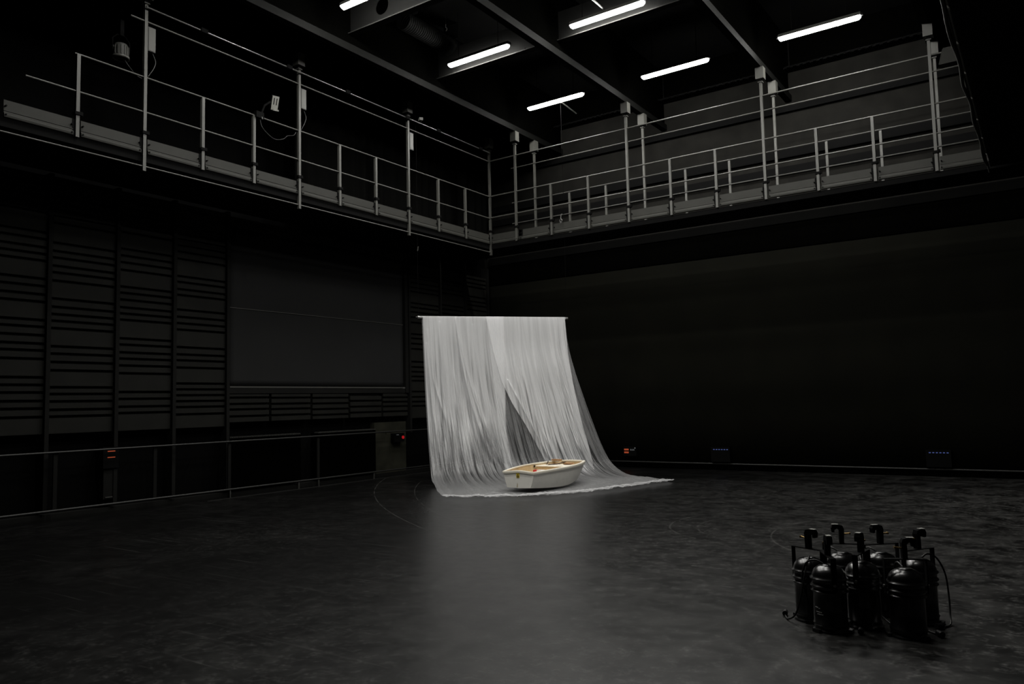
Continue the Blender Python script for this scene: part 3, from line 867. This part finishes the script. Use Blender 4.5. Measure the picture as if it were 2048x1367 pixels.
def film(name, ua, ub, v1, off, op, seed, nu, nv, parent, ragged=0.0, v0=0.0, vend=None):
    def tab(T, v):
        if isinstance(T, (int, float)): return T
        i = min(len(T) - 2, int(v * 20)); f = v * 20 - i
        return T[i] * (1 - f) + T[i + 1] * f
    vs = []; fs = []; uvs = []
    for j in range(nv + 1):
        for i in range(nu + 1):
            q = i / nu
            v = v1 * j / nv
            if ragged: v *= 1 + ragged * (noise.noise(Vector((q * 9, 1, seed))) + .8 * noise.noise(Vector((q * 31, 4, seed))))
            v = v0 + v * (1 - v0)
            u = tab(ua, v) * (1 - q) + tab(ub, v) * q
            p = film_base(u, v)
            dsp = crease(u, v, seed)
            hang = 1 - max(0, min(1, (v - .60) / .14))
            edge = min(1, min(q, 1 - q) * 14 + .12)
            fl = 1 - hang
            # folds push towards / away from the room while hanging, up from the floor once it lies down
            p = p + FN * (dsp * hang * (.35 + .65 * edge) + off * hang)
            wr = abs(noise.noise(Vector((p.x * 3.2, p.y * 3.2, seed + 2)))) * .05 + abs(noise.noise(Vector((p.x * 11, p.y * 7, seed)))) * .028
            wr *= (.35 + 1.3 * max(0, (v - .90) / .10) ** 2) * (.25 if (abs(p.x + 8.1) < .6 and 11.7 < p.y < 14.2) else 1)
            z = p.z + fl * (wr + off * .25 + .004)
            if v > .94 and fl > 0:
                z += .018 * (v - .94) / .06
            p = Vector((p.x + fl * .02 * noise.noise(p * 4), p.y + fl * .03 * noise.noise(p * 3.1), max(z, .006 + off * .2)))
            if v1 - v < 1e-6 and v1 > .95:
                p += Vector((.05 * noise.noise(Vector((u * 11, 3, seed))), .05 * noise.noise(Vector((u * 13, 8, seed))), 0))
            vs.append(p); uvs.append((u, v))
    for j in range(nv):
        for i in range(nu):
            k = j * (nu + 1) + i
            fs.append((k, k + 1, k + nu + 2, k + nu + 1))
    mb = MB().add(vs, fs, True)
    o = mb.build(name, film_material('plastic_film_' + str(seed), op, seed, vend), parent)
    lay = o.data.uv_layers.new(name='UVMap')
    for l in o.data.loops:
        lay.data[l.index].uv = uvs[l.vertex_index]
    return o
UL_R = [.548, .543, .537, .527, .515, .501, .489, .475, .461, .449, .444, .437, .428, .416, .397, .372, .346, .324, .303, .282, .263]
UR_L = [.426, .440, .451, .461, .471, .478, .496, .516, .543, .569, .589, .607, .621, .630, .640, .650, .655, .66, .66, .66, .66]
UR_R = [.989, .987, .984, .973, .963, .951, .942, .933, .925, .918, .914, .904, .888, .859, .819, .773, .727, .700, .69, .68, .68]
US_L = [.426, .430, .431, .431, .430, .426, .421, .416, .409, .404, .397, .393, .386, .371, .348, .324, .299, .279, .260, .240, .223]
t = thing('plastic_drape', 'large translucent plastic sheet hung from a pipe and spread under the boat', 'plastic sheet')
film('back_layer', 0.0, 1.0, 1.0, 0.0, .27, 1, 420, 240, t)
film('left_layer', 0.004, UL_R, .69, .05, .72, 2, 300, 200, t, .03, 0, .67)
film('right_layer', UR_L, UR_R, .72, .09, .82, 3, 260, 200, t, .03, 0, .74)
film('fold_strip', US_L, UL_R, .70, .12, .35, 4, 60, 160, t)
film('front_hem', 0.0, 1.0, 1.0, .02, .22, 6, 420, 16, t, 0, .957)
hem = MB().tube([(-11.19, 12.755, 3.562), (-9.08, 15.44, 3.572)], .027, 12)
hem.build('hem', film_material('plastic_hem', .6, 5), t).data.uv_layers.new(name='UVMap')

# ------------------------------------------------------------------ boat (small pram dinghy)
BO = (-8.11, 11.93, .045)
boat = thing('dinghy', 'small cream-white pram dinghy standing on the plastic sheet', 'boat', BO, math.radians(.8))
# stations along y: (y, half beam at gunwale, gunwale z, half beam at chine, chine z, keel z)
ST = [(0, .335, .335, .255, .055, .045), (.25, .395, .345, .315, .035, .020), (.55, .455, .357, .370, .018, .004), (.9, .495, .367, .405, .010, .0), (1.2, .492, .374, .400, .020, .004),
      (1.5, .455, .381, .360, .062, .035), (1.8, .375, .388, .280, .130, .098), (2.04, .275, .392, .185, .205, .175)]
def hull_ring(st, inset=0.0):
    y, g, gz, c, cz, kz = st
    g -= inset; c -= inset; cz += inset; kz += inset
    m_ = ((g + c) / 2 + .012, (gz + cz) / 2)
    return [(-g, y, gz), (-(g * .72 + c * .28) - .006, y, gz * .7 + cz * .3), (-m_[0] + .012, y, m_[1] - .03), (-c, y, cz), (-c * .5, y, (cz + kz) / 2), (0, y, kz), (c * .5, y, (cz + kz) / 2), (c, y, cz), (m_[0] - .012, y, m_[1] - .03),
            ((g * .72 + c * .28) + .006, y, gz * .7 + cz * .3), (g, y, gz)]
def resample(n):
    out = []
    for i in range(n + 1):
        y = 2.04 * i / n
        vals = []
        ys_ = [s[0] for s in ST]
        for k in range(1, 6):
            vals.append(interp(y, ys_, [s[k] for s in ST]))
        out.append((y, *vals))
    return out
RS = resample(28)
def shell(inset, rev=False):
    vs = []; fs = []
    rings = [hull_ring(s, inset) for s in RS]
    if inset:
        rings[0] = [(x, inset, z) for x, y, z in rings[0]]; rings[-1] = [(x, y - inset, z) for x, y, z in rings[-1]]
    n = len(rings[0])
    for r in rings: vs += r
    for j in range(len(rings) - 1):
        for i in range(n - 1):
            k = j * n + i
            fs.append((k, k + 1, k + n + 1, k + n))
    return vs, fs, n, len(rings)
hull = MB()
vs, fs, n, nr = shell(0)
hull.add(vs, fs, False)
hull.add(vs[:n], [tuple(range(n))])
hull.add(vs[-n:], [tuple(reversed(range(n)))])
h_o = hull.build('hull', m_hull, boat)
# smooth the skin but keep chines and transoms crisp
inner = MB()
vs, fs, n, nr = shell(.022)
inner.add(vs, fs, False); inner.add(vs[:n], [tuple(range(n))]); inner.add(vs[-n:], [tuple(reversed(range(n)))])
inner.build('inner_hull', m_inner, boat)
# gunwale: rubbing strake around the whole rim, curved dip on the transom
rim = [(-s[1], s[0], s[2]) for s in RS] + [(RS[-1][1] * (1 - 2 * k / 8), 2.045, RS[-1][2] + .008 * math.sin(math.pi * k / 8)) for k in range(1, 8)] + [(s[1], s[0], s[2]) for s in reversed(RS)]
rim += [(RS[0][1] * (1 - 2 * k / 12), -.004, RS[0][2] + .022 * math.sin(math.pi * k / 12) ** 2) for k in range(1, 12)] + [(-RS[0][1], 0, RS[0][2])]
g_ = MB(); vs = []; fs = []
cen = Vector((0, 1.0, 0))
prof = [(-.030, -.008), (-.030, .014), (.014, .016), (.020, .0), (.016, -.028), (.0, -.030)]
R_ = [Vector(p) for p in rim]; m = len(R_) - 1
for i in range(m):
    tdir = (R_[(i + 1) % m] - R_[(i - 1) % m]); tdir.z = 0; tdir.normalize()
    out_ = Vector((tdir.y, -tdir.x, 0))
    if out_.dot(R_[i] - cen) < 0: out_ = -out_
    for a, b in prof: vs.append(R_[i] + out_ * a + Vector((0, 0, b)))
q = len(prof)
for i in range(m):
    for k in range(q):
        fs.append((i * q + k, i * q + (k + 1) % q, ((i + 1) % m) * q + (k + 1) % q, ((i + 1) % m) * q + k))
g_.add(vs, fs, False).build('gunwale', m_gunw, boat)
# transom board rises in a shallow curve
tr = [(-.325, .30)] + [(RS[0][1] * (-.97 + 1.94 * k / 12), .335 + .020 * math.sin(math.pi * k / 12) ** 2) for k in range(13)] + [(.325, .30)]
MB().prism(tr, (0, -.002, 0), (1, 0, 0), (0, 0, 1), (0, .022, 0)).build('transom_board', m_hull, boat)
# interior
MB().box(-.425, .425, 1.26, 1.58, .325, .347).build('thwart', m_thwart, boat, bevel=.006)
MB().box(-.40, .40, 1.27, 1.29, .05, .325).build('bulkhead', m_inner, boat)
MB().box(-.29, .29, 1.72, 1.84, .318, .340).build('mast_thwart', m_thwart, boat, bevel=.005)
MB().box(-.025, .025, .58, 1.27, .03, .195).build('daggerboard_case', m_thwart, boat)
MB().box(-.446, -.425, 1.235, 1.26, .315, .355).build('rowlock_block', m_black, boat)
# warning sticker with a triangle, stain and seam
st_ = MB().box(-.045, .022, -.0065, -.002, .235, .318).build('warning_sticker', m_yellow, boat)
tri = MB().prism([(-.028, -.024), (.028, -.024), (0, .028)], (-.012, -.0085, .280), (1, 0, 0), (0, 0, 1), (0, .0015, 0))
tri.build('triangle', m_ink, st_)
MB().prism([(-.009, -.010), (.009, -.010), (0, .008)], (-.012, -.0092, .277), (1, 0, 0), (0, 0, 1), (0, .0005, 0)).build('triangle_centre', m_yellow, st_)
MB().box(-.035, .012, -.0075, -.0065, .240, .250).build('text_bar', m_ink, st_)
MB().prism([(-.012, 0), (.004, 0), (.010, .05), (.002, .085), (-.006, .03)], (-.03, -.0035, .065), (1, 0, 0), (0, 0, 1), (0, .001, 0)).build('stain', m_stain, boat)
# things in the boat
wb = MB().box(-.12, .10, -.045, .045, 0, .028).build('wooden_block', m_wood, None, (BO[0] - .26, BO[1] + 1.80, BO[2] + .411))
wb.rotation_euler = (0, 0, -.25)
tag(wb, 'brown wooden block lying on the far gunwale of the dinghy', 'wood')
wp = MB().lathe([(0, -.11), (.016, -.11), (.020, -.05), (.022, .03), (.014, .10), (0, .11)], 12).build('tiller_handle', m_wood, None, (BO[0] + .05, BO[1] + 1.74, BO[2] + .362))
wp.rotation_euler = (0, math.pi / 2, .3)
tag(wp, 'short brown wooden handle lying on the front thwart of the dinghy', 'handle')
tag(MB().tube(smooth_path([(BO[0] - .36, BO[1] + 1.62, BO[2] + .415), (BO[0] - .33, BO[1] + 1.50, BO[2] + .33), (BO[0] - .24, BO[1] + 1.47, BO[2] + .357), (BO[0] - .12, BO[1] + 1.60, BO[2] + .365), (BO[0] - .02, BO[1] + 1.74, BO[2] + .395)]), .009, 8).build('rope', m_rope),
    'dark rope hanging from the wooden block into the dinghy', 'rope')
bx_ = thing('plastic_box', 'small white box with a red end inside the dinghy near the transom', 'box', (BO[0] + .0, BO[1] + .69, BO[2] + .1965), .05)
MB().box(-.02, .12, -.05, .05, 0, .125).build('body', m_white, bx_, bevel=.006)
MB().box(-.10, -.02, -.05, .05, 0, .125).build('red_end', m_red, bx_, bevel=.006)

# ------------------------------------------------------------------ par cans standing on the floor
def make_can(label, loc, rz):
    t = thing('stage_lantern', label, 'stage light', loc, rz, 'black stage lanterns on the floor')
    body = MB().lathe([(.0, .0), (.118, .0), (.124, .004), (.124, .012), (.114, .016), (.114, .046), (.119, .050), (.119, .056), (.113, .060), (.113, .268), (.115, .270), (.124, .272), (.125, .276), (.124, .280), (.115, .283), (.115, .298),
                       (.116, .302), (.126, .305), (.127, .310), (.126, .315), (.116, .319), (.116, .352), (.118, .354), (.127, .357), (.128, .361), (.127, .365), (.117, .369), (.115, .384), (.107, .406), (.092, .427), (.070, .442), (.046, .449), (.046, .452), (.024, .456), (0, .456)], 40)
    body.build('body', m_can, t)
    for a in (0, 2.09, 4.19):
        MB().obox((.132 * math.cos(a), .132 * math.sin(a), .012), ((math.cos(a), math.sin(a), 0), (-math.sin(a), math.cos(a), 0), (0, 0, 1)), (.014, .03, .011)).build('frame_clip', m_can, t)
    yk = MB()
    for s in (-1, 1):
        yk.box(s * .136 - .003, s * .136 + .003, -.019, .019, .285, .515)
    yk.box(-.139, .139, -.019, .019, .513, .520)
    yo = yk.build('yoke', m_blackm, t)
    kn = MB()
    for s in (-1, 1):
        kn.tube([(s * .118, 0, .335), (s * .150, 0, .335)], .010, 10)
    kn.build('pivot_knob', m_alu, yo)
    # hook clamp: flat bar bent into a hook, wing bolt through its side
    hp = [(-.016, 0), (.016, 0), (.018, .065), (.020, .108), (.010, .134), (-.020, .142), (-.062, .136), (-.072, .116), (-.068, .082), (-.050, .082), (-.048, .102), (-.030, .112), (-.014, .098), (-.016, .06)]
    cl = MB().prism(hp, (0, -.020, .520), (1, 0, 0), (0, 0, 1), (0, .040, 0)).build('hook_clamp', m_blackm, t)
    MB().tube([(.016, 0, .590), (.060, 0, .595)], .006, 8).build('wing_bolt', m_brass, cl)
    MB().obox((.062, 0, .595), ((1, 0, .1), (0, 1, 0), (0, 0, 1)), (.004, .014, .007)).build('wing', m_brass, cl)
    MB().box(-.066, -.018, -.0165, .0165, .6622, .6640).build('pale_mark', m_label, cl)
    cb = MB().tube(smooth_path([(.02, .03, .455), (.05, .08, .475), (.10, .13, .44), (.145, .15, .33), (.165, .12, .18), (.175, .06, .06), (.185, -.02, .012), (.15, -.12, .010)]), .0065, 8)
    cb.build('cable', m_cable, t)
    pg = MB().tube([(.15, -.12, .022), (.12, -.165, .022)], .020, 10)
    pg.build('plug', m_black, t)
    return t
def mark(t):
    lb = MB()
    for k, (x0, x1, z) in enumerate(((-.04, -.012, .165), (-.008, .004, .16), (-.03, .02, .135), (-.02, .03, .120))):
        for q in range(4):
            xa = x0 + (x1 - x0) * q / 4; xb = x0 + (x1 - x0) * (q + .7) / 4
            ya, yb_ = -math.sqrt(.1136 ** 2 - xa * xa), -math.sqrt(.1136 ** 2 - xb * xb)
            lb.add([(xa, ya, z), (xb, yb_, z), (xb, yb_, z + .006), (xa, ya, z + .006)], [(0, 1, 2, 3)])
    return lb.build('printed_mark', m_white, t)
CANS = [(-1.369, 5.909, 2.05, 'black stage lantern front left of the cluster, with a pale printed mark'),
        (-1.549, 6.115, 2.75, 'black stage lantern at the far left of the cluster, hook clamp seen side on'),
        (-1.187, 6.125, 1.45, 'black stage lantern in the front middle of the cluster'),
        (-1.380, 6.420, .35, 'black stage lantern half hidden behind the front left and middle ones'),
        (-1.127, 6.540, .75, 'black stage lantern hidden at the back of the cluster behind the middle one'),
        (-.889, 6.018, 3.6, 'black stage lantern front right of the cluster'),
        (-.860, 6.435, -2.2, 'black stage lantern at the back right of the cluster, cable hanging down its right side')]
c0 = make_can(CANS[0][3], (CANS[0][0], CANS[0][1], 0), CANS[0][2])
for (x, y, a, lab), ca in zip(CANS[1:], (1.2, -.6, 1.4, 1.0, -2.4, 2.15)):
    d_ = dup(c0, (x, y, 0), a, lab)
    for c in kids(d_):
        if c.name.startswith(('cable', 'plug')): c.rotation_euler = (0, 0, ca)      # each cord falls its own way
mk = mark(c0); mk.rotation_euler = (0, 0, -2.05 - .45)
for c in kids(c0):
    if c.name in ('cable', 'plug'): c.rotation_euler = (0, 0, -1.3)
